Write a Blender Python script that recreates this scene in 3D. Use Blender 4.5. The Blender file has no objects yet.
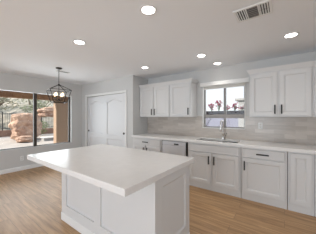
import bpy, bmesh, math, random
from mathutils import Vector, Matrix, noise
random.seed(7)
S = bpy.context.scene
COL = S.collection
PI = math.pi

# ------------------------------------------------------------------ camera
cam_d = bpy.data.cameras.new('camera')
cam = bpy.data.objects.new('camera', cam_d); COL.objects.link(cam)
cam.location = (0, 0, 1.37)
cam.rotation_euler = (PI/2, 0, math.radians(36))
cam_d.sensor_width = 36
cam_d.lens = 36*174/316
cam_d.clip_start = 0.02
cam_d.clip_end = 400
S.camera = cam

# ------------------------------------------------------------------ light and exposure
S.view_settings.view_transform = 'Standard'
S.view_settings.look = 'None'
S.view_settings.gamma = 1
S.view_settings.exposure = 0.17
W = bpy.data.worlds.new('sky'); S.world = W
W.use_nodes = True
wn = W.node_tree.nodes; wl = W.node_tree.links
bg = wn['Background']
tc = wn.new('ShaderNodeTexCoord'); sx = wn.new('ShaderNodeSeparateXYZ'); cr = wn.new('ShaderNodeValToRGB')
wl.new(tc.outputs['Generated'], sx.inputs[0]); wl.new(sx.outputs['Z'], cr.inputs[0]); wl.new(cr.outputs[0], bg.inputs[0])
cr.color_ramp.elements[0].position = 0.0; cr.color_ramp.elements[0].color = (0.95, 0.97, 1.0, 1)
cr.color_ramp.elements[1].position = 0.8; cr.color_ramp.elements[1].color = (0.62, 0.78, 1.0, 1)
bg.inputs[1].default_value = 1.08

sun_d = bpy.data.lights.new('sun', 'SUN'); sun = bpy.data.objects.new('sun', sun_d); COL.objects.link(sun)
sun_d.energy = 6.5; sun_d.angle = math.radians(1.0); sun_d.color = (1.0, 0.93, 0.84)
sun.rotation_euler = Vector((-0.40, -0.66, 0.64)).to_track_quat('Z', 'Y').to_euler()

def area(name, loc, toward, sx_, sy_, power, color):
    d = bpy.data.lights.new(name, 'AREA'); o = bpy.data.objects.new(name, d); COL.objects.link(o)
    d.shape = 'RECTANGLE'; d.size = sx_; d.size_y = sy_; d.energy = power; d.color = color
    o.location = loc
    o.rotation_euler = (Vector(loc)-Vector(toward)).to_track_quat('Z', 'Y').to_euler()
    return o
# daylight through the big glass doors of the room behind the camera, and through the two windows; plus an added side fill
area('daylight_great_room', (-2.2, -4.40, 1.15), (-2.2, 0, 1.15), 4.4, 2.1, 90, (0.75, 0.88, 1.0))
area('added_side_fill', (2.85, -2.4, 1.2), (0, -2.4, 1.2), 3.0, 2.0, 58, (0.83, 0.92, 1.0))  # added fill from the unseen right side, brightens floor and ceiling there
area('daylight_dining_window', (-5.98, 1.86, 1.28), (0, 1.86, 1.1), 2.3, 1.6, 44, (0.86, 0.94, 1.0))
area('daylight_sink_window', (-1.06, 4.0, 1.6), (-1.06, 0, 1.1), 0.85, 0.85, 5, (0.97, 0.98, 1.0))
LAMP = 10.0

# ------------------------------------------------------------------ materials
def mat(name, col, rough=0.5, metal=0.0, bump=None, spec=0.5, var=None):
    m = bpy.data.materials.new(name); m.use_nodes = True
    n = m.node_tree.nodes; l = m.node_tree.links; b = n['Principled BSDF']
    b.inputs['Base Color'].default_value = (*col, 1); b.inputs['Roughness'].default_value = rough
    b.inputs['Metallic'].default_value = metal; b.inputs['Specular IOR Level'].default_value = spec
    t = n.new('ShaderNodeTexCoord')
    nz = n.new('ShaderNodeTexNoise'); l.new(t.outputs['Object'], nz.inputs['Vector'])
    nz.inputs['Scale'].default_value = bump[0] if bump else 30
    nz.inputs['Detail'].default_value = 4
    if bump:
        bp = n.new('ShaderNodeBump'); bp.inputs['Strength'].default_value = bump[1]; bp.inputs['Distance'].default_value = bump[2]
        l.new(nz.outputs['Fac'], bp.inputs['Height']); l.new(bp.outputs[0], b.inputs['Normal'])
    if var:
        nv = n.new('ShaderNodeTexNoise'); nv.inputs['Scale'].default_value = var[0]; nv.inputs['Detail'].default_value = 6
        l.new(t.outputs['Object'], nv.inputs['Vector'])
        r = n.new('ShaderNodeValToRGB'); l.new(nv.outputs['Fac'], r.inputs[0])
        r.color_ramp.elements[0].position = 0.35; r.color_ramp.elements[0].color = (*col, 1)
        r.color_ramp.elements[1].position = 0.65; r.color_ramp.elements[1].color = (*var[1], 1)
        l.new(r.outputs[0], b.inputs['Base Color'])
    return m

def emit(name, col, strength):
    m = bpy.data.materials.new(name); m.use_nodes = True
    b = m.node_tree.nodes['Principled BSDF']
    b.inputs['Base Color'].default_value = (*col, 1)
    b.inputs['Emission Color'].default_value = (*col, 1); b.inputs['Emission Strength'].default_value = strength
    return m

M = {}
M['wall'] = mat('wall_paint', (0.62, 0.615, 0.605), 0.75, bump=(160, 0.12, 0.003))
M['ceiling'] = mat('ceiling_paint', (0.92, 0.935, 0.96), 0.85, bump=(120, 0.15, 0.004))
M['white'] = mat('white_cabinet_paint', (0.70, 0.695, 0.69), 0.38)
M['door'] = mat('white_door_paint', (0.74, 0.74, 0.75), 0.45)
M['trim'] = mat('white_trim_paint', (0.82, 0.815, 0.80), 0.42)
M['quartz'] = mat('white_quartz', (0.83, 0.815, 0.80), 0.22, var=(14, (0.80, 0.785, 0.77)))
M['black'] = mat('matte_black_metal', (0.018, 0.018, 0.018), 0.5, 0.0)
M['bronze'] = mat('dark_bronze_metal', (0.03, 0.024, 0.02), 0.45, 0.7)
M['frame'] = mat('dark_bronze_window_frame', (0.055, 0.045, 0.038), 0.5, 0.2)
M['railgrey'] = mat('warm_grey_rail', (0.34, 0.315, 0.30), 0.5)
M['greyframe'] = mat('grey_window_frame', (0.22, 0.21, 0.205), 0.5, 0.2)
M['steel'] = mat('stainless_steel', (0.66, 0.68, 0.72), 0.42, 0.75, var=(5, (0.70, 0.72, 0.76)))
M['sink'] = mat('brushed_sink_steel', (0.06, 0.058, 0.055), 0.5, 0.6)
M['chrome'] = mat('polished_nickel', (0.52, 0.50, 0.48), 0.18, 1.0)
M['rubber'] = mat('black_plastic', (0.015, 0.015, 0.016), 0.5)
M['plate'] = mat('white_plastic', (0.84, 0.84, 0.83), 0.4)
M['shade'] = mat('shade_fabric', (0.66, 0.64, 0.60), 0.9, bump=(300, 0.2, 0.002))
M['candle'] = mat('candle_sleeve', (0.10, 0.08, 0.06), 0.6)
M['bulb'] = emit('warm_bulb', (1.0, 0.74, 0.42), 5.0)
M['lens'] = emit('lit_downlight_lens', (1.0, 0.965, 0.91), LAMP)
M['patio'] = mat('patio_concrete', (0.47, 0.42, 0.38), 0.9, var=(1.5, (0.38, 0.34, 0.305)), bump=(40, 0.2, 0.01))
M['earth'] = mat('desert_earth', (0.40, 0.32, 0.24), 0.95, var=(0.6, (0.30, 0.27, 0.20)))
M['stucco'] = mat('tan_stucco', (0.42, 0.30, 0.215), 0.9, bump=(60, 0.4, 0.01))
M['beam'] = mat('brown_stained_beam', (0.36, 0.21, 0.115), 0.8, bump=(30, 0.3, 0.01), var=(6, (0.28, 0.16, 0.09)))
M['rock'] = mat('pink_sandstone', (0.62, 0.43, 0.32), 0.95, bump=(7, 1.0, 0.12), var=(2.6, (0.36, 0.22, 0.16)))
M['block'] = mat('brown_block_wall', (0.36, 0.22, 0.16), 0.95, bump=(30, 0.4, 0.02), var=(4, (0.28, 0.17, 0.12)))
M['iron'] = mat('dark_iron', (0.09, 0.085, 0.08), 0.6, 0.3)
M['hill'] = mat('desert_hillside', (0.33, 0.31, 0.25), 1.0, var=(0.35, (0.46, 0.40, 0.33)), bump=(0.8, 0.8, 0.6))
M['bark'] = mat('grey_bark', (0.20, 0.16, 0.12), 0.95, bump=(25, 0.5, 0.02))
M['leafgrey'] = mat('grey_green_leaf', (0.30, 0.30, 0.21), 0.8, var=(1.2, (0.38, 0.36, 0.28)))
M['leaf'] = mat('green_leaf', (0.16, 0.24, 0.09), 0.7, var=(3, (0.24, 0.30, 0.12)))
M['leafmid'] = mat('dusty_green_leaf', (0.24, 0.28, 0.17), 0.8, var=(2, (0.32, 0.33, 0.22)))
M['petal'] = mat('magenta_bract', (0.62, 0.035, 0.10), 0.7, var=(6, (0.72, 0.12, 0.22)))
M['planter'] = mat('dark_planter', (0.05, 0.032, 0.036), 0.7)
M['shadedwall'] = mat('shade_toned_wall', (0.23, 0.23, 0.30), 0.9, bump=(40, 0.3, 0.01))  # yard wall: bluish tone of shade put into the base colour
M['greystone'] = mat('grey_stucco', (0.34, 0.335, 0.33), 0.9, bump=(40, 0.3, 0.01))

def glass_mat():
    m = bpy.data.materials.new('window_glass'); m.use_nodes = True
    n = m.node_tree.nodes; l = m.node_tree.links; n.remove(n['Principled BSDF'])
    o = n['Material Output']; t = n.new('ShaderNodeBsdfTransparent'); g = n.new('ShaderNodeBsdfGlossy')
    g.inputs['Roughness'].default_value = 0.02; t.inputs[0].default_value = (0.97, 0.98, 0.975, 1)
    f = n.new('ShaderNodeFresnel'); f.inputs[0].default_value = 1.3
    x = n.new('ShaderNodeMixShader'); l.new(f.outputs[0], x.inputs[0]); l.new(t.outputs[0], x.inputs[1]); l.new(g.outputs[0], x.inputs[2])
    l.new(x.outputs[0], o.inputs[0]); return m
M['glass'] = glass_mat()

def floor_mat():
    m = bpy.data.materials.new('oak_plank_floor'); m.use_nodes = True
    n = m.node_tree.nodes; l = m.node_tree.links; b = n['Principled BSDF']
    t = n.new('ShaderNodeTexCoord')
    br = n.new('ShaderNodeTexBrick'); l.new(t.outputs['Object'], br.inputs['Vector'])
    br.offset = 0.37; br.inputs['Scale'].default_value = 1
    br.inputs['Brick Width'].default_value = 1.5; br.inputs['Row Height'].default_value = 0.178
    br.inputs['Mortar Size'].default_value = 0.0016; br.inputs['Mortar Smooth'].default_value = 0.2
    br.inputs['Color1'].default_value = (0, 0, 0, 1); br.inputs['Color2'].default_value = (1, 1, 1, 1); br.inputs['Mortar'].default_value = (0.0, 0.0, 0.0, 1)
    mp = n.new('ShaderNodeMapping'); mp.inputs['Scale'].default_value = (1.2, 14, 1); l.new(t.outputs['Object'], mp.inputs[0])
    ad = n.new('ShaderNodeVectorMath'); ad.operation = 'ADD'; l.new(mp.outputs[0], ad.inputs[0])
    sc = n.new('ShaderNodeVectorMath'); sc.operation = 'SCALE'; sc.inputs['Scale'].default_value = 9; l.new(br.outputs['Color'], sc.inputs[0]); l.new(sc.outputs[0], ad.inputs[1])
    nz = n.new('ShaderNodeTexNoise'); nz.inputs['Scale'].default_value = 1.6; nz.inputs['Detail'].default_value = 7; nz.inputs['Roughness'].default_value = 0.65
    l.new(ad.outputs[0], nz.inputs['Vector'])
    r = n.new('ShaderNodeValToRGB'); l.new(nz.outputs['Fac'], r.inputs[0])
    e = r.color_ramp.elements; e[0].position = 0.33; e[0].color = (0.30, 0.165, 0.072, 1); e[1].position = 0.66; e[1].color = (0.58, 0.365, 0.19, 1)
    mx = n.new('ShaderNodeMix'); mx.data_type = 'RGBA'; mx.blend_type = 'MULTIPLY'; mx.inputs[0].default_value = 0.8
    r2 = n.new('ShaderNodeValToRGB'); l.new(br.outputs['Color'], r2.inputs[0])
    r2.color_ramp.elements[0].color = (0.90, 0.885, 0.87, 1); r2.color_ramp.elements[1].color = (1.08, 1.05, 1.02, 1)
    l.new(r.outputs[0], mx.inputs[6]); l.new(r2.outputs[0], mx.inputs[7])
    m2 = n.new('ShaderNodeMix'); m2.data_type = 'RGBA'; l.new(br.outputs['Fac'], m2.inputs[0]); l.new(mx.outputs[2], m2.inputs[6]); m2.inputs[7].default_value = (0.15, 0.09, 0.05, 1)
    l.new(m2.outputs[2], b.inputs['Base Color']); b.inputs['Roughness'].default_value = 0.42
    return m
M['floor'] = floor_mat()

def tile_mat():
    m = bpy.data.materials.new('glazed_strip_tile'); m.use_nodes = True
    n = m.node_tree.nodes; l = m.node_tree.links; b = n['Principled BSDF']
    t = n.new('ShaderNodeTexCoord'); mp = n.new('ShaderNodeMapping'); mp.inputs['Rotation'].default_value = (-PI/2, 0, 0)
    l.new(t.outputs['Object'], mp.inputs[0])
    br = n.new('ShaderNodeTexBrick'); l.new(mp.outputs[0], br.inputs['Vector']); br.offset = 0.5
    br.inputs['Scale'].default_value = 1; br.inputs['Brick Width'].default_value = 0.305; br.inputs['Row Height'].default_value = 0.0762
    br.inputs['Mortar Size'].default_value = 0.0015
    br.inputs['Color1'].default_value = (0.47, 0.415, 0.37, 1); br.inputs['Color2'].default_value = (0.60, 0.545, 0.495, 1); br.inputs['Mortar'].default_value = (0.50, 0.485, 0.455, 1)
    nz = n.new('ShaderNodeTexNoise'); nz.inputs['Scale'].default_value = 5; nz.inputs['Detail'].default_value = 5
    mp2 = n.new('ShaderNodeMapping'); mp2.inputs['Scale'].default_value = (1, 1, 7); l.new(t.outputs['Object'], mp2.inputs[0]); l.new(mp2.outputs[0], nz.inputs['Vector'])
    r = n.new('ShaderNodeValToRGB'); l.new(nz.outputs['Fac'], r.inputs[0]); r.color_ramp.elements[0].color = (0.93, 0.92, 0.91, 1); r.color_ramp.elements[0].position = 0.35
    r.color_ramp.elements[1].color = (1.05, 1.05, 1.05, 1); r.color_ramp.elements[1].position = 0.65
    mx = n.new('ShaderNodeMix'); mx.data_type = 'RGBA'; mx.blend_type = 'MULTIPLY'; mx.inputs[0].default_value = 1
    l.new(br.outputs['Color'], mx.inputs[6]); l.new(r.outputs[0], mx.inputs[7]); l.new(mx.outputs[2], b.inputs['Base Color'])
    bp = n.new('ShaderNodeBump'); bp.invert = True; bp.inputs['Strength'].default_value = 0.4; bp.inputs['Distance'].default_value = 0.003
    l.new(br.outputs['Fac'], bp.inputs['Height']); l.new(bp.outputs[0], b.inputs['Normal'])
    b.inputs['Roughness'].default_value = 0.2
    return m
M['tile'] = tile_mat()

# ------------------------------------------------------------------ mesh helpers
class MB:
    """collects shapes, builds ONE mesh object"""
    def __init__(self): self.bm = bmesh.new()
    def box(self, x0, x1, y0, y1, z0, z1, bev=0.0):
        t = bmesh.new()
        vs = [t.verts.new((x, y, z)) for x in (x0, x1) for y in (y0, y1) for z in (z0, z1)]
        for f in ((0,1,3,2),(4,6,7,5),(0,4,5,1),(2,3,7,6),(0,2,6,4),(1,5,7,3)): t.faces.new([vs[i] for i in f])
        if bev: bmesh.ops.bevel(t, geom=t.edges[:], offset=bev, segments=2, affect='EDGES', profile=0.5)
        self.merge(t); return self
    def merge(self, t):
        me = bpy.data.meshes.new('tmp'); t.to_mesh(me); t.free(); self.bm.from_mesh(me); bpy.data.meshes.remove(me)
    def tube(self, pts, r, seg=10, cap=True):
        pts = [Vector(p) for p in pts]; n = len(pts)
        rr = r if isinstance(r, (list, tuple)) else [r]*n
        rings = []; up = None
        for i, p in enumerate(pts):
            a = pts[max(i-1, 0)]; c = pts[min(i+1, n-1)]; d = (c-a).normalized()
            if up is None: up = Vector((0, 0, 1)) if abs(d.z) < 0.9 else Vector((1, 0, 0))
            s = d.cross(up).normalized(); up = s.cross(d).normalized()
            rings.append([self.bm.verts.new(p + (s*math.cos(k*2*PI/seg)+up*math.sin(k*2*PI/seg))*rr[i]) for k in range(seg)])
        for a, c in zip(rings, rings[1:]):
            for k in range(seg): self.bm.faces.new((a[k], a[(k+1) % seg], c[(k+1) % seg], c[k]))
        if cap: self.bm.faces.new(rings[0][::-1]); self.bm.faces.new(rings[-1])
        return self
    def lathe(self, prof, c=(0, 0, 0), seg=24):
        """prof: (radius, z) pairs; closes where the radius is 0"""
        rings = []
        for r, z in prof:
            if r < 1e-6: rings.append([self.bm.verts.new((c[0], c[1], c[2]+z))])
            else: rings.append([self.bm.verts.new((c[0]+r*math.cos(k*2*PI/seg), c[1]+r*math.sin(k*2*PI/seg), c[2]+z)) for k in range(seg)])
        for a, b in zip(rings, rings[1:]):
            for k in range(seg):
                q = [a[k % len(a)], a[(k+1) % len(a)], b[(k+1) % len(b)], b[k % len(b)]]
                q2 = []
                for v in q:
                    if v not in q2: q2.append(v)
                if len(q2) > 2: self.bm.faces.new(q2)
        return self
    def rings(self, loops, cap_last=True, cap_first=False):
        vs = [[self.bm.verts.new(p) for p in lp] for lp in loops]
        for a, b in zip(vs, vs[1:]):
            n = len(a)
            for k in range(n): self.bm.faces.new((a[k], a[(k+1) % n], b[(k+1) % n], b[k]))
        if cap_last: self.bm.faces.new(vs[-1])
        if cap_first: self.bm.faces.new(vs[0][::-1])
        return self
    def prism(self, poly, axis, a, b):
        """extrude a 2D outline along axis 'x' (poly in y,z) or 'y' (x,z)"""
        f = (lambda t, p: (t, p[0], p[1])) if axis == 'x' else (lambda t, p: (p[0], t, p[1]))
        return self.rings([[f(a, p) for p in poly], [f(b, p) for p in poly]], True, True)
    def xf(self, mtx):
        bmesh.ops.transform(self.bm, matrix=mtx, verts=self.bm.verts[:]); return self
    def build(self, name, m, parent=None, smooth=False):
        bmesh.ops.recalc_face_normals(self.bm, faces=self.bm.faces[:])
        me = bpy.data.meshes.new(name); self.bm.to_mesh(me); self.bm.free()
        me.materials.append(m)
        if smooth:
            for p in me.polygons: p.use_smooth = True
            try: me.set_sharp_from_angle(angle=math.radians(38))
            except Exception: pass
        o = bpy.data.objects.new(name, me); COL.objects.link(o)
        if parent: o.parent = parent
        return o

def tag(o, label=None, cat=None, group=None, kind=None):
    if label: o['label'] = label
    if cat: o['category'] = cat
    if group: o['group'] = group
    if kind: o['kind'] = kind
    return o
def empty(name, loc, label, cat, group=None, rz=0):
    o = bpy.data.objects.new(name, None); COL.objects.link(o); o.empty_display_size = 0.1
    o.location = loc; o.rotation_euler = (0, 0, rz)
    return tag(o, label, cat, group)
def copy_tree(o, parent=None):
    c = o.copy(); COL.objects.link(c)
    if parent: c.parent = parent
    for ch in list(o.children): copy_tree(ch, c)
    return c
def struct(mb, name, m, parent=None, label=None):
    o = mb.build(name, m, parent); o['kind'] = 'structure'
    if label: o['label'] = label
    return o

def rect(x0, x1, z0, z1): return [(x0, z0), (x1, z0), (x1, z1), (x0, z1)]
def panel_door(w, h, t=0.024, st=0.058):
    """cabinet door: outer frame, bead, recessed flat field. back at y=0, front at y=-t; x centred, z from 0"""
    b = MB(); L = []
    def R(i, y): return [(x, y, z) for x, z in rect(-w/2+i, w/2-i, i, h-i)]
    prof = [(0, 0), (0, -t+0.003), (0.003, -t), (st-0.004, -t), (st, -t+0.003), (st+0.006, -t+0.001), (st+0.018, -t+0.014), (st+0.022, -t+0.014)]
    return b.rings([R(i, y) for i, y in prof], True, True)
def slab_front(w, h, t=0.024):
    b = MB()
    def R(i, y): return [(x, y, z) for x, z in rect(-w/2+i, w/2-i, i, h-i)]
    return b.rings([R(i, y) for i, y in [(0, 0), (0, -t+0.008), (0.010, -t), (0.022, -t), (0.026, -t+0.003)]], True, True)
def slab_with_recesses(w, h, t, outlines, depth=0.009, slope=0.010):
    """slab: back at y=t, front at y=0; outlines(i) -> polygon (x,z) inset by i"""
    b = MB(); bm = b.bm
    F = [bm.verts.new((x, 0, z)) for x, z in rect(0, w, 0, h)]; Bk = [bm.verts.new((x, t, z)) for x, z in rect(0, w, 0, h)]
    edges = []
    for k in range(4):
        bm.faces.new((F[k], F[(k+1) % 4], Bk[(k+1) % 4], Bk[k]))
    bm.faces.new(Bk[::-1])
    edges += [bm.edges.get((F[k], F[(k+1) % 4])) for k in range(4)]
    for o in outlines:
        l0 = [bm.verts.new((x, 0, z)) for x, z in o(0)]
        n = len(l0); edges += [bm.edges.new((l0[k], l0[(k+1) % n])) for k in range(n)]
        l1 = [bm.verts.new((x, depth, z)) for x, z in o(slope)]
        for k in range(n): bm.faces.new((l0[k], l0[(k+1) % n], l1[(k+1) % n], l1[k]))
        bm.faces.new(l1)
    bmesh.ops.triangle_fill(bm, edges=edges, use_beauty=True, use_dissolve=False)
    return b
def bar_pull(length, vertical=True, m=None, parent=None, loc=(0, 0, 0)):
    b = MB(); h = length/2
    b.box(-h, h, -0.038, -0.024, -0.0095, 0.0095, 0.002)
    for s in (-1, 1): b.box(s*(h-0.018)-0.005, s*(h-0.018)+0.005, -0.025, 0.0, -0.005, 0.005)
    if vertical: b.xf(Matrix.Rotation(PI/2, 4, 'Y'))
    o = b.build('handle', m or M['black'], parent); o.location = loc
    return o

# ------------------------------------------------------------------ room shell
struct(MB().box(-5.62, 3.15, -4.65, 3.95, -0.06, 0.0), 'floor', M['floor'])
struct(MB().box(-5.62, 3.15, -4.65, 3.95, 2.44, 2.60), 'ceiling', M['ceiling'])
WY0, WY1, WZ0, WZ1 = 0.92, 2.86, 0.565, 2.035     # dining window
struct(MB().box(-5.62, -5.47, -4.5, WY0, 0, 2.44).box(-5.62, -5.47, WY1, 3.8, 0, 2.44)
       .box(-5.62, -5.47, WY0, WY1, 0, WZ0).box(-5.62, -5.47, WY0, WY1, WZ1, 2.44), 'wall_left', M['wall'])
KX0, KX1, KZ0, KZ1 = -1.50, -0.625, 1.125, 2.06    # sink window
struct(MB().box(-5.62, KX0, 3.8, 3.95, 0, 2.44).box(KX1, 3.15, 3.8, 3.95, 0, 2.44)
       .box(KX0, KX1, 3.8, 3.95, 0, KZ0).box(KX0, KX1, 3.8, 3.95, KZ1, 2.44), 'wall_back', M['wall'])
DX0, DX1, DZ = -5.19, -3.40, 2.02                  # closet opening
struct(MB().box(-5.47, DX0, 3.21, 3.34, 0, 2.44).box(DX1, -3.12, 3.21, 3.34, 0, 2.44).box(DX0, DX1, 3.21, 3.34, DZ, 2.44)
       .box(-3.25, -3.12, 3.34, 3.8, 0, 2.44), 'wall_closet', M['wall'])
struct(MB().box(3.0, 3.15, -4.5, -3.95, 0, 2.44).box(3.0, 3.15, -0.85, 3.8, 0, 2.44).box(3.0, 3.15, -3.95, -0.85, 2.25, 2.44).box(3.0, 3.15, -3.95, -0.85, 0, 0.15), 'wall_right', M['wall'])
struct(MB().box(-5.62, -4.45, -4.65, -4.5, 0, 2.44).box(0.05, 3.15, -4.65, -4.5, 0, 2.44).box(-4.45, 0.05, -4.65, -4.5, 2.25, 2.44), 'wall_front', M['wall'])

def base_profile(t=0.014, h=0.10): return [(0, 0), (t, 0), (t, h-0.02), (t*0.4, h-0.004), (0, h)]
b = MB(); b.prism([(-5.47+p, z) for p, z in base_profile()], 'y', -4.5, 3.21)
struct(b, 'baseboard_left', M['trim'])
b = MB(); b.prism([(3.21-p, z) for p, z in base_profile()], 'x', -5.456, DX0-0.06); b.prism([(3.21-p, z) for p, z in base_profile()], 'x', DX1+0.06, -3.12)
struct(b, 'baseboard_back', M['trim'])
# closet casing
b = MB()
b.box(DX0-0.06, DX0+0.005, 3.194, 3.21, 0, DZ+0.06, 0.003); b.box(DX1-0.005, DX1+0.06, 3.194, 3.21, 0, DZ+0.06, 0.003)
b.box(DX0+0.005, DX1-0.005, 3.194, 3.21, DZ-0.005, DZ+0.06, 0.003)
struct(b, 'trim_1', M['trim'])
# closet doors: arched upper panels over lower panels, cup pulls
def arch_outline(x0, x1, z0, z1, rise):
    def f(i):
        a, c, p, q = x0+i, x1-i, z0+i, z1-i; w = c-a
        pts = [(a, p), (c, p), (c, q-rise)]
        for k in range(1, 12):
            u = k/12; pts.append((c-w*u, q-rise+rise*0.5*(1-math.cos(2*PI*u))))
        return pts+[(a, q-rise)]
    return f
def rect_outline(x0, x1, z0, z1): return lambda i: rect(x0+i, x1-i, z0+i, z1-i)
cw = (DX1-DX0)/2+0.015
for k, (x0, y0, px) in enumerate(((DX0, 3.250, 0.055), (DX1-cw, 3.213, cw-0.055))):
    dr = slab_with_recesses(cw-0.006, DZ-0.022, 0.034, [arch_outline(0.135, cw-0.14, 0.86, 1.86, 0.075), rect_outline(0.135, cw-0.14, 0.14, 0.735)], 0.018, 0.014).build('door_%d' % (k+1), M['door'])
    dr.location = (x0+0.003, y0, 0.010); dr['kind'] = 'structure'
    p = MB().lathe([(0, 0.001), (0.020, 0.001), (0.024, 0.010), (0.029, 0.010), (0.029, 0.0), (0, 0.0)], seg=20)
    p.xf(Matrix.Rotation(PI/2, 4, 'X')); o = p.build('cup_pull', M['bronze'], dr, True); o.location = (px, 0.0, 0.92); o['label'] = 'dark round cup pull'

# ------------------------------------------------------------------ windows
def window_x(name, x, y0, y1, z0, z1, m):   # in the plane x = const
    ym = (y0+y1)/2; t = 0.05
    f = MB(); f.box(x-0.03, x+0.03, y0, y0+t, z0, z1, 0.004).box(x-0.03, x+0.03, y1-t, y1, z0, z1, 0.004)
    f.box(x-0.03, x+0.03, y0+t, y1-t, z0, z0+0.016, 0.003).box(x-0.03, x+0.03, y0+t, y1-t, z1-0.016, z1, 0.003)
    o = struct(f, name, m)
    w = struct(MB().box(x-0.035, x+0.035, ym-0.036, ym+0.036, z0+0.016, z1-0.016, 0.004), 'mullion', m, o)
    for a, c in ((y0+t, ym-0.036), (ym+0.036, y1-t)):
        struct(MB().box(x-0.004, x+0.004, a, c, z0+0.016, z1-0.016), 'glass_pane', M['glass'], o)
    return o
window_x('window_1', -5.575, WY0, WY1, WZ0, WZ1, M['frame'])
b = MB(); b.box(-5.535, -5.465, WY0+0.008, WY1-0.008, WZ1-0.014, WZ1-0.0005); b.box(-5.535, -5.465, WY1-0.012, WY1-0.0005, WZ0+0.001, WZ1-0.001); b.box(-5.535, -5.465, WY0+0.0005, WY0+0.012, WZ0+0.001, WZ1-0.001)
struct(b, 'lit_reveal_liner', M['trim'])  # white liner added so the plain window reveal looks lit
# sink window: slider with a rail across, lower fixed lights
y = 3.885; f = MB(); t = 0.035
f.box(KX0, KX0+t, y-0.03, y+0.03, KZ0, KZ1, 0.004).box(KX1-t, KX1, y-0.03, y+0.03, KZ0, KZ1, 0.004)
f.box(KX0+t, KX1-t, y-0.03, y+0.03, KZ0, KZ0+t, 0.004).box(KX0+t, KX1-t, y-0.03, y+0.03, KZ1-t, KZ1, 0.004)
win2 = struct(f, 'window_2', M['greyframe'])
xm = -1.035
struct(MB().box(KX0+t, KX1-t, y-0.03, y+0.03, 1.345, 1.425, 0.004), 'rail', M['railgrey'], win2)
struct(MB().box(xm-0.022, xm+0.022, y-0.032, y+0.032, 1.425, KZ1-t, 0.004).box(xm-0.022, xm+0.022, y-0.032, y+0.032, KZ0+t, 1.345, 0.004), 'mullion', M['greyframe'], win2)
for a, c in ((KX0+t, xm-0.022), (xm+0.022, KX1-t)):
    for p, q in ((KZ0+t, 1.345), (1.425, KZ1-t)):
        struct(MB().box(a, c, y-0.003, y+0.003, p, q), 'glass_pane', M['glass'], win2)
# tile sill and white side returns of the sink window
b = MB(); b.box(KX0, KX0+0.012, 3.785, 3.855, KZ0+0.012, KZ1); b.box(KX1-0.012, KX1, 3.785, 3.855, KZ0+0.012, KZ1); b.box(KX0, KX1, 3.785, 3.855, KZ0, KZ0+0.012)
struct(b, 'trim_2', M['trim'])

# ------------------------------------------------------------------ backsplash
b = MB(); b.box(-3.12, KX0, 3.79, 3.8, 0.915, 1.37).box(KX1, 1.3, 3.79, 3.8, 0.915, 1.37).box(KX0, KX1, 3.79, 3.8, 0.915, KZ0)
b.box(-1.635, KX0, 3.79, 3.8, 1.37, 1.39).box(KX1, -0.525, 3.79, 3.8, 1.37, 1.39)
struct(b, 'wall_backsplash', M['tile'])

# ------------------------------------------------------------------ base cabinets
FY = 3.20; CB = 3.788; CT = 0.864
def carcass(w, parent, z1=CT, open_top=False):
    b = MB()
    if open_top:     # sink base: box with no top so the bowl hangs inside
        b.box(-w/2, -w/2+0.018, 0, CB-FY, 0.10, z1).box(w/2-0.018, w/2, 0, CB-FY, 0.10, z1).box(-w/2+0.018, w/2-0.018, CB-FY-0.012, CB-FY, 0.10, z1)
        b.box(-w/2+0.018, w/2-0.018, 0.0, CB-FY-0.012, 0.10, 0.12).box(-w/2+0.018, w/2-0.018, 0, 0.018, 0.12, z1)
    else: b.box(-w/2, w/2, 0, CB-FY, 0.10, z1)
    b.build('carcass', M['white'], parent)
    MB().box(-w/2, w/2, 0.004, CB-FY-0.002, 0, 0.0995).build('plinth', M['white'], parent)
def base_unit(x0, x1, label, drawer=True, doors=2, drawer_handle=True, handle_side=-1, open_top=False, door_top=0.69):
    w = x1-x0
    e = empty('base_cabinet', ((x0+x1)/2, FY, 0), label, 'cabinet', 'white base cabinets')
    carcass(w, e, open_top=open_top)
    ww = w-0.05
    if drawer:
        d = slab_front(ww, 0.145).build('drawer_front', M['white'], e); d.location = (0, -0.0005, 0.703)
        if drawer_handle: bar_pull(0.17, False, M['black'], d, (0, -0.0205, 0.0725))
    else: door_top = 0.845
    dw = (ww-0.040)/2 if doors == 2 else ww
    for k in range(doors):
        cx = 0 if doors == 1 else (-1, 1)[k]*(dw/2+0.020)
        d = panel_door(dw, door_top-0.115).build('door', M['white'], e); d.location = (cx, -0.0005, 0.115)
        hs = ((1, -1)[k] if doors == 2 else handle_side)
        if hs: bar_pull(0.15, True, M['black'], d, (hs*(dw/2-0.030), -0.0235, door_top-0.115-0.12))
    return e
base_unit(-3.115, -2.225, 'white base cabinet in the back corner between the alcove wall and the dishwasher')
base_unit(-1.575, -0.596, 'white two-door base cabinet under the sink with a blank panel above its doors', drawer_handle=False, open_top=True)
base_unit(-0.588, 0.033, 'white base cabinet with one wide drawer over a single door, right of the sink cabinet', doors=1)
base_unit(0.041, 0.333, 'narrow white base cabinet with one full-height door and no drawer or handle', drawer=False, doors=1, handle_side=0)
base_unit(0.338, 1.10, 'white base cabinet just cut off by the right edge of the photo')

# ------------------------------------------------------------------ dishwasher
dw = empty('dishwasher', (-1.90, FY, 0), 'stainless steel dishwasher under the worktop between two white base cabinets', 'dishwasher')
MB().box(-0.30, 0.30, 0.02, 0.57, 0.10, 0.855).build('tub_housing', M['rubber'], dw)
MB().box(-0.286, 0.283, -0.030, 0.0195, 0.115, 0.765, 0.004).build('door', M['steel'], dw)
cp = MB().box(-0.286, 0.283, -0.030, 0.0195, 0.769, 0.852, 0.004).build('control_panel', M['steel'], dw)
h = MB().box(0.015, 0.125, -0.040, -0.0305, 0.782, 0.812, 0.004).build('handle', M['rubber'], dw); h['label'] = 'black pocket handle'
MB().box(-0.296, 0.281, 0.03, 0.06, 0.0, 0.0995).build('toe_kick', M['rubber'], dw)
MB().box(0.284, 0.300, -0.012, 0.0195, 0.0, 0.855).build('gap_shade_strip', M['rubber'], dw)  # dark strips put in for the shade in the gaps beside the door
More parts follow.
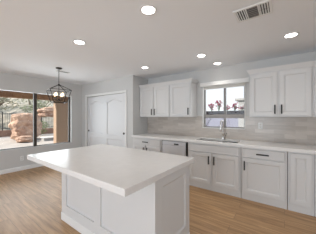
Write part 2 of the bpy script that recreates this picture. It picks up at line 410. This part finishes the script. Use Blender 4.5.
MB().box(-0.300, -0.287, -0.012, 0.0195, 0.0, 0.855).build('gap_shade_strip', M['rubber'], dw)

# ------------------------------------------------------------------ worktop with sink cut-out
SX0, SX1, SY0, SY1 = -1.47, -0.665, 3.285, 3.665
t = bmesh.new()
wx0, wx1, wy0, wy1 = -3.119, 1.10, 3.155, 3.789
xs = [wx0, SX0, SX1, wx1]; ys = [wy0, SY0, SY1, wy1]
for i in range(3):
    for j in range(3):
        if (i, j) == (1, 1): continue
        t.faces.new([t.verts.new((x, yy, 0.866)) for x, yy in ((xs[i], ys[j]), (xs[i+1], ys[j]), (xs[i+1], ys[j+1]), (xs[i], ys[j+1]))])
bmesh.ops.remove_doubles(t, verts=t.verts[:], dist=1e-4)
r = bmesh.ops.extrude_face_region(t, geom=t.faces[:])
bmesh.ops.translate(t, vec=(0, 0, 0.048), verts=[v for v in r['geom'] if isinstance(v, bmesh.types.BMVert)])
bmesh.ops.recalc_face_normals(t, faces=t.faces[:])
ed = [e for e in t.edges if len(e.link_faces) == 2 and e.calc_face_angle(0) > 0.5]
bmesh.ops.bevel(t, geom=ed, offset=0.004, segments=2, affect='EDGES', profile=0.5)
b = MB(); b.merge(t)
tag(b.build('worktop', M['quartz']), 'long white quartz worktop along the tiled back wall, with the sink cut into it', 'worktop')

# sink
sk = empty('sink', ((SX0+SX1)/2, (SY0+SY1)/2, 0.864), 'stainless undermount sink set in the worktop below the window', 'sink')
hw, hd = (SX1-SX0)/2-0.002, (SY1-SY0)/2-0.002
def rr(i, z, r=0.05):
    pts = []
    for cx, cy, a0 in ((hw-i-r, hd-i-r, 0), (-(hw-i-r), hd-i-r, PI/2), (-(hw-i-r), -(hd-i-r), PI), (hw-i-r, -(hd-i-r), 1.5*PI)):
        for k in range(5): a = a0+k*PI/8; pts.append((cx+r*math.cos(a), cy+r*math.sin(a), z))
    return pts
b = MB(); b.rings([rr(0.0, 0.000), rr(0.0, 0.012), rr(0.012, 0.012), rr(0.016, -0.17), rr(0.045, -0.20), rr(0.05, -0.206)][2:], True)
b.rings([rr(0.001, -0.20), rr(0.0, 0.010), rr(0.012, 0.012)], False)
b.build('bowl', M['sink'], sk, True)
MB().lathe([(0, 0.003), (0.03, 0.003), (0.042, 0.006), (0.045, 0.0)], (0, 0.06, -0.206)).build('drain', M['chrome'], sk, True)

# faucet
fc = empty('faucet', (-1.03, 3.715, 0.914), 'tall polished pull-down faucet standing behind the sink', 'faucet')
MB().lathe([(0, 0), (0.028, 0), (0.028, 0.008), (0.026, 0.016), (0.024, 0.11), (0.018, 0.12), (0, 0.12)]).build('base', M['chrome'], fc, True)
pts = [(0, 0, 0.118), (0, 0, 0.30)] + [(0, -0.085+0.085*math.cos(a), 0.30+0.085*math.sin(a)) for a in [k*PI/10 for k in range(1, 11)]] + [(0, -0.17, 0.27)]
MB().tube(pts, 0.015, 12).build('spout', M['chrome'], fc, True)
MB().tube([(0, -0.17, 0.269), (0, -0.17, 0.25), (0, -0.17, 0.17), (0, -0.17, 0.16)], [0.014, 0.018, 0.019, 0.016], 12).build('spray_head', M['chrome'], fc, True)
MB().tube([(0.018, 0, 0.065), (0.045, 0, 0.068)], 0.012, 10).tube([(0.04, 0, 0.068), (0.055, 0, 0.09), (0.075, -0.005, 0.135)], [0.008, 0.007, 0.006], 8).build('lever', M['chrome'], fc, True)

# ------------------------------------------------------------------ upper cabinets
UY = 3.47; UZ0, UZ1 = 1.372, 2.13
def upper(x0, x1, label, doors=2, handle_side=1, right_end=False, left_end=False):
    w = x1-x0
    e = empty('wall_cabinet', ((x0+x1)/2, UY, UZ0), label, 'cabinet', 'white wall cabinets')
    MB().box(-w/2, w/2, 0, 3.79-UY, 0, UZ1-UZ0).build('carcass', M['white'], e)
    # crown: sloped profile along the front, returned on exposed ends
    c = MB(); H = UZ1-UZ0
    rx = 0.045 if right_end else 0; lx = 0.045 if left_end else 0
    def ring(o, z): return [(-w/2-(lx and o), -o, z), (w/2+(rx and o), -o, z), (w/2+(rx and o), 3.79-UY, z), (-w/2-(lx and o), 3.79-UY, z)]
    c.rings([ring(0.004, H+0.0005), ring(0.012, H+0.0005), ring(0.016, H+0.018), ring(0.040, H+0.058), ring(0.045, H+0.072)], True, True)
    c.build('crown_moulding', M['white'], e)
    ww = w-0.035; dw_ = (ww-0.034)/2 if doors == 2 else ww
    hgt = UZ1-UZ0-0.040
    for k in range(doors):
        cx = 0 if doors == 1 else (-1, 1)[k]*(dw_/2+0.017)
        d = panel_door(dw_, hgt).build('door', M['white'], e); d.location = (cx, -0.0005, 0.018)
        hs = (1, -1)[k] if doors == 2 else handle_side
        if hs: bar_pull(0.15, True, M['black'], d, (hs*(dw_/2-0.028), -0.0235, 0.105))
    return e
upper(-3.115, -2.172, 'white two-door wall cabinet in the alcove corner, left of the single-door one')
upper(-2.170, -1.640, 'white single-door wall cabinet directly left of the sink window', doors=1, handle_side=1, right_end=True)
upper(-0.505, 0.343, 'white two-door wall cabinet directly right of the sink window', left_end=True)
upper(0.346, 1.10, 'white wall cabinet just cut off by the right edge of the photo')

# roller shade over the sink window
rs = empty('roller_shade', (-1.065, 3.8, 2.045), 'white roller shade cassette mounted across the top of the sink window', 'window shade')
MB().box(-0.475, 0.515, -0.085, -0.001, 0.0, 0.085, 0.008).build('cassette', M['trim'], rs)
MB().box(-0.405, 0.445, -0.035, -0.030, -0.055, -0.001).build('shade_fabric', M['shade'], rs)
MB().box(-0.405, 0.445, -0.041, -0.024, -0.070, -0.0555, 0.004).build('hem_bar', M['trim'], rs)

# outlets
def outlet(loc, rz, label):
    e = empty('wall_outlet', loc, label, 'outlet', None, rz)
    MB().box(-0.036, 0.036, -0.007, -0.0005, -0.058, 0.058, 0.003).build('cover_plate', M['plate'], e)
    for s in (-1, 1):
        f = MB().lathe([(0, 0.002), (0.015, 0.002), (0.0165, 0.0), (0, 0.0)], seg=16).xf(Matrix.Rotation(PI/2, 4, 'X')).build('socket_face', M['shade'], e, True)
        f.location = (0, -0.0072, s*0.024)
        MB().box(-0.0075, -0.0055, -0.0032, -0.0021, -0.004, 0.005).box(0.0055, 0.0075, -0.0032, -0.0021, -0.004, 0.005).build('slot', M['rubber'], f)
    MB().lathe([(0, 0.0015), (0.003, 0.001), (0.0035, 0)], seg=8).xf(Matrix.Rotation(PI/2, 4, 'X')).build('screw', M['chrome'], e).location = (0, -0.0071, 0)
    return e
outlet((-0.365, 3.79, 1.205), 0, 'white outlet on the backsplash tile below the right-hand wall cabinet')
outlet((-5.47, 1.567, 0.31), PI/2, 'white outlet low on the painted wall under the dining window')

# ------------------------------------------------------------------ island
IX0, IX1, IY0, IY1 = -2.417, -0.850, 1.130, 1.760
isl = empty('kitchen_island', ((IX0+IX1)/2, (IY0+IY1)/2, 0), 'white panelled kitchen island base standing on the wood floor', 'island')
ic = isl.location; ih = 0.862
iw, idp = IX1-IX0, IY1-IY0
MB().box(-iw/2+0.020, iw/2-0.020, -idp/2+0.020, idp/2, 0, ih).build('body', M['white'], isl)
s = 0.11; pw = (iw-3*s)/2
def recess_set(w, n, stile):
    p = (w-(n+1)*stile)/n
    return [rect_outline(stile+k*(p+stile), stile+k*(p+stile)+p, 0.21, ih-0.09) for k in range(n)]
fp = slab_with_recesses(iw, ih, 0.0195, recess_set(iw, 2, 0.11), 0.0175, 0.001).build('front_panel', M['white'], isl); fp.location = (-iw/2, -idp/2, 0)
for sgn in (1, -1):
    L = idp-0.020
    e = slab_with_recesses(L, ih, 0.0195, recess_set(L, 1, 0.09), 0.012, 0.020).build('end_panel', M['white'], isl)
    e.rotation_euler = (0, 0, sgn*PI/2); e.location = (sgn*iw/2, (-idp/2+0.020) if sgn > 0 else idp/2, 0)
b = MB(); g = 0.0005
def bring(o, z): return [(-iw/2-o, -idp/2-o, z), (iw/2+o, -idp/2-o, z), (iw/2+o, idp/2, z), (-iw/2-o, idp/2, z)]
b.rings([bring(g, 0), bring(0.006, 0), bring(0.006, 0.092), bring(0.003, 0.10), bring(g, 0.10)], False)
b.build('baseboard', M['trim'], isl)
it = MB().box(-2.50, -0.815, 0.765, 1.83, 0.8625, 0.914, 0.004).build('island_worktop', M['quartz'])
tag(it, 'thick white quartz slab topping the kitchen island and overhanging its near side', 'worktop')

# ------------------------------------------------------------------ ceiling lights
LP = [(-1.10, 1.35, 'round lit recessed ceiling light nearest the camera, left of the air vent'), (-2.37, 1.35, 'round lit recessed ceiling light over the left end of the island, nearest the hanging lantern'),
      (-2.44, 2.88, 'round lit recessed ceiling light in front of the left wall cabinets, beside the alcove'), (-1.17, 2.89, 'round lit recessed ceiling light just in front of the one above the kitchen sink'),
      (-1.08, 3.50, 'round lit recessed ceiling light directly above the kitchen sink'), (0.07, 2.86, 'round lit recessed ceiling light above the right-hand wall cabinets')]
for k, (x, y_, lb) in enumerate(LP):
    if k == 0:
        e = empty('recessed_light', (x, y_, 2.44), lb, 'ceiling light', 'recessed ceiling lights')
        MB().lathe([(0.066, 0.0), (0.085, -0.0005), (0.088, -0.004), (0.084, -0.008), (0.070, -0.008), (0.064, -0.003)], seg=28).build('trim_ring', M['trim'], e, True)
        MB().lathe([(0, -0.0045), (0.05, -0.0045), (0.0635, -0.0035), (0.0635, -0.001), (0, -0.001)], seg=28).build('lens', M['lens'], e, True)
        sd = bpy.data.lights.new('beam', 'SPOT'); so = bpy.data.objects.new('beam', sd); COL.objects.link(so); so.parent = e
        so.location = (0, 0, -0.012); sd.energy = 15; sd.spot_size = math.radians(104); sd.spot_blend = 1.0; sd.shadow_soft_size = 0.06; sd.color = (1.0, 0.96, 0.90)
        first = e
    else:
        c = copy_tree(first); c.location = (x, y_, 2.44); c['label'] = lb

# ------------------------------------------------------------------ ceiling vents
v = empty('ceiling_vent', (-0.26, 2.0, 2.44), 'white rectangular ceiling air vent with dark slots, right of the nearest recessed light', 'air vent')
f = MB(); X, Y, fr = 0.165, 0.125, 0.022
f.box(-X, X, -Y, -Y+fr, -0.010, -0.0005, 0.002).box(-X, X, Y-fr, Y, -0.010, -0.0005, 0.002).box(-X, -X+fr, -Y+fr, Y-fr, -0.010, -0.0005, 0.002).box(X-fr, X, -Y+fr, Y-fr, -0.010, -0.0005, 0.002)
f.box(-0.058, -0.048, -Y+fr, Y-fr, -0.010, -0.0005).box(0.048, 0.058, -Y+fr, Y-fr, -0.010, -0.0005)
f.build('frame', M['plate'], v)
MB().box(-X+fr, X-fr, -Y+fr, Y-fr, -0.002, -0.0005).build('dark_backing', M['rubber'], v)
def blade(x0, x1, y0, y1, tilt_axis, a):
    cx, cy = (x0+x1)/2, (y0+y1)/2
    q = MB().box(-(x1-x0)/2, (x1-x0)/2, -(y1-y0)/2, (y1-y0)/2, -0.0008, 0.0008)
    q.xf(Matrix.Translation((cx, cy, -0.008)) @ Matrix.Rotation(a, 4, tilt_axis)); return q
for k in range(4):
    for s0, s1 in ((-0.100, -0.004), (0.004, 0.100)):
        blade(-0.140+k*0.0215, -0.140+k*0.0215+0.0125, s0, s1, 'Y', 0.5).build('blade', M['plate'], v)
        blade(0.0600+k*0.0215, 0.0600+k*0.0215+0.0125, s0, s1, 'Y', -0.5).build('blade', M['plate'], v)
for k in range(6):
    blade(-0.047, 0.047, -0.095+k*0.034, -0.095+k*0.034+0.010, 'X', -0.9).build('blade', M['greyframe'], v)
v2 = empty('ceiling_vent', (-4.22, 1.99, 2.44), 'small slim ceiling vent beside the lantern canopy', 'air vent')
f = MB(); X, Y, fr = 0.055, 0.15, 0.016
f.box(-X, X, -Y, -Y+fr, -0.012, -0.0005, 0.002).box(-X, X, Y-fr, Y, -0.012, -0.0005, 0.002).box(-X, -X+fr, -Y+fr, Y-fr, -0.012, -0.0005, 0.002).box(X-fr, X, -Y+fr, Y-fr, -0.012, -0.0005, 0.002)
f.build('frame', M['plate'], v2)
MB().box(-X+fr, X-fr, -Y+fr, Y-fr, -0.002, -0.0005).build('dark_backing', M['rubber'], v2)
for k in range(8): blade(-X+fr, X-fr, -0.128+k*0.033, -0.128+k*0.033+0.012, 'X', 0.6).build('blade', M['plate'], v2)

# ------------------------------------------------------------------ lantern
ln = empty('lantern_chandelier', (-3.98, 1.80, 2.44), 'black cage lantern with four lit candle bulbs hanging before the dining window', 'chandelier', None, math.radians(-12))
MB().lathe([(0, -0.0005), (0.062, -0.0005), (0.064, -0.012), (0.050, -0.024), (0.014, -0.030), (0, -0.030)]).build('canopy', M['bronze'], ln, True)
MB().tube([(0, 0, -0.030), (0, 0, -0.36)], 0.006, 8).build('rod', M['bronze'], ln, True)
zA, zS, zB = -0.372, -0.490, -0.750; sS, sB = 0.20, 0.127
MB().lathe([(0, zA+0.03), (0.012, zA+0.026), (0.020, zA+0.008), (0.020, zA-0.008), (0.010, zA-0.02), (0, zA-0.022)], seg=14).build('top_hub', M['bronze'], ln, True)
c = MB()
cs = [(1, 1), (-1, 1), (-1, -1), (1, -1)]
for a, d in cs:
    c.tube([(a*0.012, d*0.012, zA), (a*sS, d*sS, zS), (a*sB, d*sB, zB)], 0.0075, 6)
for k in range(4):
    p, q = cs[k], cs[(k+1) % 4]
    c.tube([(p[0]*sS, p[1]*sS, zS), (q[0]*sS, q[1]*sS, zS)], 0.006, 6)
    c.tube([(p[0]*sB, p[1]*sB, zB), (q[0]*sB, q[1]*sB, zB)], 0.0085, 6)
c.build('cage', M['bronze'], ln, True)
MB().tube([(0, 0, zA-0.02), (0, 0, zB+0.06)], 0.006, 8).lathe([(0, -0.03), (0.022, -0.015), (0.026, 0.0), (0.015, 0.02), (0, 0.03)], (0, 0, zB+0.055), 14).build('stem', M['bronze'], ln, True)
for k in range(4):
    a = k*PI/2+PI/4; dx, dy = math.cos(a), math.sin(a)
    arm = MB().tube([(0, 0, zB+0.06), (dx*0.04, dy*0.04, zB+0.035), (dx*0.085, dy*0.085, zB+0.045), (dx*0.09, dy*0.09, zB+0.07)], 0.006, 8).build('arm', M['bronze'], ln, True)
    MB().lathe([(0, 0), (0.022, 0.004), (0.024, 0.010), (0.013, 0.012), (0.013, 0.062), (0, 0.062)], (dx*0.09, dy*0.09, zB+0.070), 14).build('candle_sleeve', M['candle'], arm, True)
    MB().lathe([(0, 0), (0.009, 0.004), (0.017, 0.024), (0.018, 0.034), (0.011, 0.056), (0.004, 0.074), (0, 0.078)], (dx*0.09, dy*0.09, zB+0.133), 14).build('bulb', M['bulb'], arm, True)

# ------------------------------------------------------------------ outside, dining side
struct(MB().box(-16.2, -5.62, -6, 14, -0.25, -0.05), 'patio_floor', M['patio'])
struct(MB().box(-60, -16.2, -40, 60, -0.35, -0.12).box(-16.2, 12, 14, 60, -0.35, -0.12).box(-5.62, 12, 3.95, 14, -0.35, -0.12), 'ground', M['earth'])
struct(MB().box(-8.62, -5.62, -3, 9, 2.46, 2.60), 'patio_ceiling', M['stucco'])
tag(MB().box(-8.56, -8.30, -3, 9, 2.11, 2.455, 0.008).build('patio_beam', M['beam']), 'brown beam across the top of the dining window view, carrying the patio cover', 'beam')
col = empty('patio_column', (-8.43, 3.925, -0.05), 'thick tan stucco patio column seen at the right of the dining window', 'column')
MB().box(-0.16, 0.13, -0.285, 0.285, 0.0, 2.155, 0.02).build('shaft', M['stucco'], col)

def boulder(name, loc, sz, seed, label, group, sub=4):
    t = bmesh.new(); bmesh.ops.create_icosphere(t, subdivisions=sub, radius=1)
    for vv in t.verts:
        p = vv.co.copy(); q = Vector((p.x*1.0, p.y*1.0, p.z*1.3))
        k = max(abs(p.x), abs(p.y), abs(p.z)); p = p*(0.55+0.45/k*0.8)     # blocky
        n = noise.fractal(q*1.4+Vector((seed*7.1, seed*3.3, seed)), 1.0, 2.0, 5)
        st = 0.06*math.sin(p.z*9+n*3)
        p *= 1+0.22*n+st
        vv.co = Vector((p.x*sz[0], p.y*sz[1], p.z*sz[2]))
    z0 = min(vv.co.z for vv in t.verts)
    for vv in t.verts: vv.co.z -= z0
    b = MB(); b.merge(t); o = b.build(name, M['rock'], None, False); o.location = loc
    return tag(o, label, 'rock', group)
G = 'sandstone boulders on the patio'
boulder('boulder', (-13.0, 3.95, -0.07), (0.78, 0.85, 0.90), 2.0, 'tall blocky pink sandstone boulder left of the window mullion', G)
boulder('boulder', (-11.85, 3.55, -0.07), (0.42, 0.45, 0.20), 5.0, 'low rounded boulder lying in front of the tall blocky one', G, 3)
boulder('boulder', (-13.5, 5.75, 1.30), (0.6, 1.05, 0.42), 9.0, 'flat slab-like boulder resting high between the mullion and the stucco column', G)
boulder('boulder', (-13.7, 6.55, -0.07), (0.5, 0.5, 0.66), 4.0, 'boulder mostly hidden behind the stucco column', G, 3)
lg = empty('stone_ledge', (-11.6, 4.75, -0.05), 'low dark ledge with a pale top on the patio left of the stucco column', 'ledge')
MB().box(-0.2, 0.2, -0.42, 0.75, 0, 0.16).build('base', M['greystone'], lg)
MB().box(-0.24, 0.24, -0.46, 0.78, 0.161, 0.22, 0.01).build('cap', M['trim'], lg)
struct(MB().box(-16.65, -16.4, -14, 26, -0.12, 0.40), 'wall_garden', M['block'])
fe = empty('iron_fence', (-16.52, 3, 0.40), 'dark iron picket fence on the low brown garden wall', 'fence')
f = MB(); 
for k in range(190): yy = -12+k*0.12; f.box(-0.010, 0.010, yy-0.010, yy+0.010, 0.05, 1.28)
f.build('picket_panel', M['iron'], fe)
for z_ in (0.12, 1.20): MB().box(-0.018, 0.018, -12, 11, z_-0.02, z_+0.02).build('rail', M['iron'], fe)
for k in range(10): MB().box(-0.03, 0.03, -12.06+k*2.52, -12.0+k*2.52, 0, 1.36).build('post', M['iron'], fe)
# hillside
t = bmesh.new(); N = 60
grid = [[None]*(N+1) for _ in range(N+1)]
for i in range(N+1):
    for j in range(N+1):
        x = -22-60*i/N; yy = -40+110*j/N
        h_ = 15*(i/N)**0.75+1.6*noise.fractal(Vector((x*0.09, yy*0.09, 0)), 1, 2, 5)*min(1, i/4)
        grid[i][j] = t.verts.new((x, yy, max(h_-0.2, -0.3) if i else -0.3))
for i in range(N):
    for j in range(N): t.faces.new((grid[i][j], grid[i+1][j], grid[i+1][j+1], grid[i][j+1]))
b = MB(); b.merge(t); o = b.build('hillside', M['hill']); o['kind'] = 'structure'

def foliage(n, rad, centre, size, seed, squash=0.8):
    rnd = random.Random(seed); b = MB(); bm = b.bm
    for _ in range(n):
        d = Vector((rnd.gauss(0, 1), rnd.gauss(0, 1), rnd.gauss(0, 1))).normalized()*rad*(rnd.random()**0.45)
        if noise.noise(d*2.2/rad+Vector((seed, 0, 0))) < -0.18: continue
        p = Vector(centre)+Vector((d.x, d.y, d.z*squash))
        a = Vector((rnd.uniform(-1, 1), rnd.uniform(-1, 1), rnd.uniform(-0.7, 0.7))).normalized()
        c = a.cross(Vector((rnd.uniform(-1, 1), rnd.uniform(-1, 1), rnd.uniform(-1, 1)))).normalized()
        s_ = size*rnd.uniform(0.6, 1.3); nn = a.cross(c)*s_*0.15
        bm.faces.new([bm.verts.new(q) for q in (p-a*s_, p+c*s_*0.45+nn, p+a*s_, p-c*s_*0.45+nn)])
    return b
def tree(loc, h, rad, seed, label, m):
    e = empty('desert_tree', loc, label, 'tree', 'desert trees on the hillside')
    rnd = random.Random(seed); b = MB()
    b.tube([(0, 0, -0.3), (0.1, 0.05, h*0.25), (0.05, -0.1, h*0.45)], [0.16, 0.12, 0.09], 8)
    for k in range(6):
        a = k*1.05+rnd.random(); r_ = rad*0.75
        b.tube([(0.05, -0.1, h*0.42), (math.cos(a)*r_*0.4, math.sin(a)*r_*0.4, h*0.6), (math.cos(a)*r_, math.sin(a)*r_, h*rnd.uniform(0.6, 0.85))], [0.07, 0.045, 0.02], 6)
    b.build('trunk', M['bark'], e, True)
    foliage(900, rad, (0, 0, h*0.66), 0.13, seed, 0.7).build('foliage', m, e)
TR = [(-21, 1.2, 3.6, 1.6, 'grey-green desert tree behind the iron fence at the far left', M['leafgrey']),
      (-23, 4.6, 4.2, 1.9, 'sparse desert tree above the tall blocky boulder', M['leafgrey']),
      (-21, 7.6, 4.2, 1.8, 'greener desert tree right of the window mullion', M['leafmid']),
      (-27, 8.5, 4.4, 2.0, 'pale desert tree higher on the slope, behind the greener one', M['leafgrey']),
      (-29, 2.5, 4.5, 2.2, 'desert tree highest on the slope above the iron fence', M['leafgrey'])]
for k, (x, yy, h_, r_, lb, mm) in enumerate(TR):
    gz = 15*((-22-x)/60)**0.75-0.2 if x < -22 else -0.12
    tree((x, yy, gz-0.1), h_, r_, 11+k, lb, mm)
sh = empty('garden_shrub', (-15.3, 5.5, -0.05), 'green shrub growing under the flat slab-like boulder', 'shrub')
MB().tube([(0, 0, 0), (0.03, 0, 0.25), (0.1, 0.1, 0.5)], [0.03, 0.025, 0.012], 6).tube([(0, 0, 0.1), (-0.1, -0.12, 0.45)], [0.02, 0.01], 6).build('stem', M['bark'], sh)
foliage(700, 0.62, (0, 0, 0.62), 0.07, 31, 0.9).build('foliage', M['leaf'], sh)

# ------------------------------------------------------------------ outside, sink side
struct(MB().box(-6, 4, 6.9, 7.1, -0.12, 1.42), 'wall_yard', M['shadedwall'])
pl = empty('window_planter', (-1.03, 4.32, 1.40), 'long dark planter box outside the sink window', 'planter')
b = MB(); b.box(-0.55, 0.62, -0.10, 0.12, 0.0, 0.012).box(-0.55, 0.62, -0.10, -0.088, 0.012, 0.115).box(-0.55, 0.62, 0.108, 0.12, 0.012, 0.115).box(-0.55, -0.538, -0.088, 0.108, 0.012, 0.115).box(0.608, 0.62, -0.088, 0.108, 0.012, 0.115)
b.build('trough', M['planter'], pl)
MB().box(-0.536, 0.606, -0.086, 0.106, 0.0125, 0.085).build('soil', M['earth'], pl)
for s_ in (-0.45, 0.5):
    MB().tube([(s_, -0.09, -0.012), (s_, -0.365, -0.012), ], 0.010, 6).tube([(s_, 0.05, -0.012), (s_, -0.365, -0.25)], 0.008, 6).tube([(s_, -0.09, -0.012), (s_, 0.10, -0.012)], 0.010, 6).build('bracket', M['iron'], pl)
FL = [(-0.455, 0.20, 'flowering plant with red blooms at the left end of the planter box'), (-0.27, 0.27, 'tall flowering plant, second from the left end of the planter box'),
      (-0.085, 0.15, 'low flowering plant left of the window mullion, between two taller ones'), (0.095, 0.20, 'flowering plant with pink blooms just left of the window mullion'),
      (0.28, 0.16, 'flowering plant with pink blooms just right of the window mullion'), (0.465, 0.31, 'tallest flowering plant, near the right end of the planter box')]
for k, (x, h_, lb) in enumerate(FL):
    e = empty('flowering_plant', (-1.03+x, 4.33, 1.486), lb, 'plant', 'flowers in the window planter')
    rnd = random.Random(50+k); b = MB(); lf = MB(); pt = MB()
    for q in range(14):
        a = rnd.uniform(0, 2*PI); r_ = rnd.uniform(0.02, 0.075); hh = h_*rnd.uniform(0.25, 1.0)
        tip = Vector((math.cos(a)*r_, math.sin(a)*r_*0.5, max(hh, 0.07)))
        b.tube([(0, 0, 0), (tip.x*0.5, tip.y*0.5, hh*0.6), tuple(tip)], 0.0025, 5)
        pt.merge(foliage(14, 0.032, tip, 0.022, 70+q+k*10, 1).bm)
        lf.merge(foliage(6, 0.03, tip*0.55+Vector((0, 0, 0.03)), 0.016, 90+q+k*10, 1).bm)
    b.build('stem', M['leaf'], e); lf.build('foliage', M['leaf'], e); pt.build('blossom', M['petal'], e)
ch = empty('yard_pillar', (-1.05, 6.3, -0.12), 'grey capped pillar outside the right pane of the sink window', 'pillar')
MB().box(-0.17, 0.17, -0.15, 0.15, 0, 2.02).build('shaft', M['greystone'], ch)
MB().box(-0.27, 0.27, -0.2, 0.2, 2.021, 2.10, 0.01).build('cap', M['greystone'], ch)
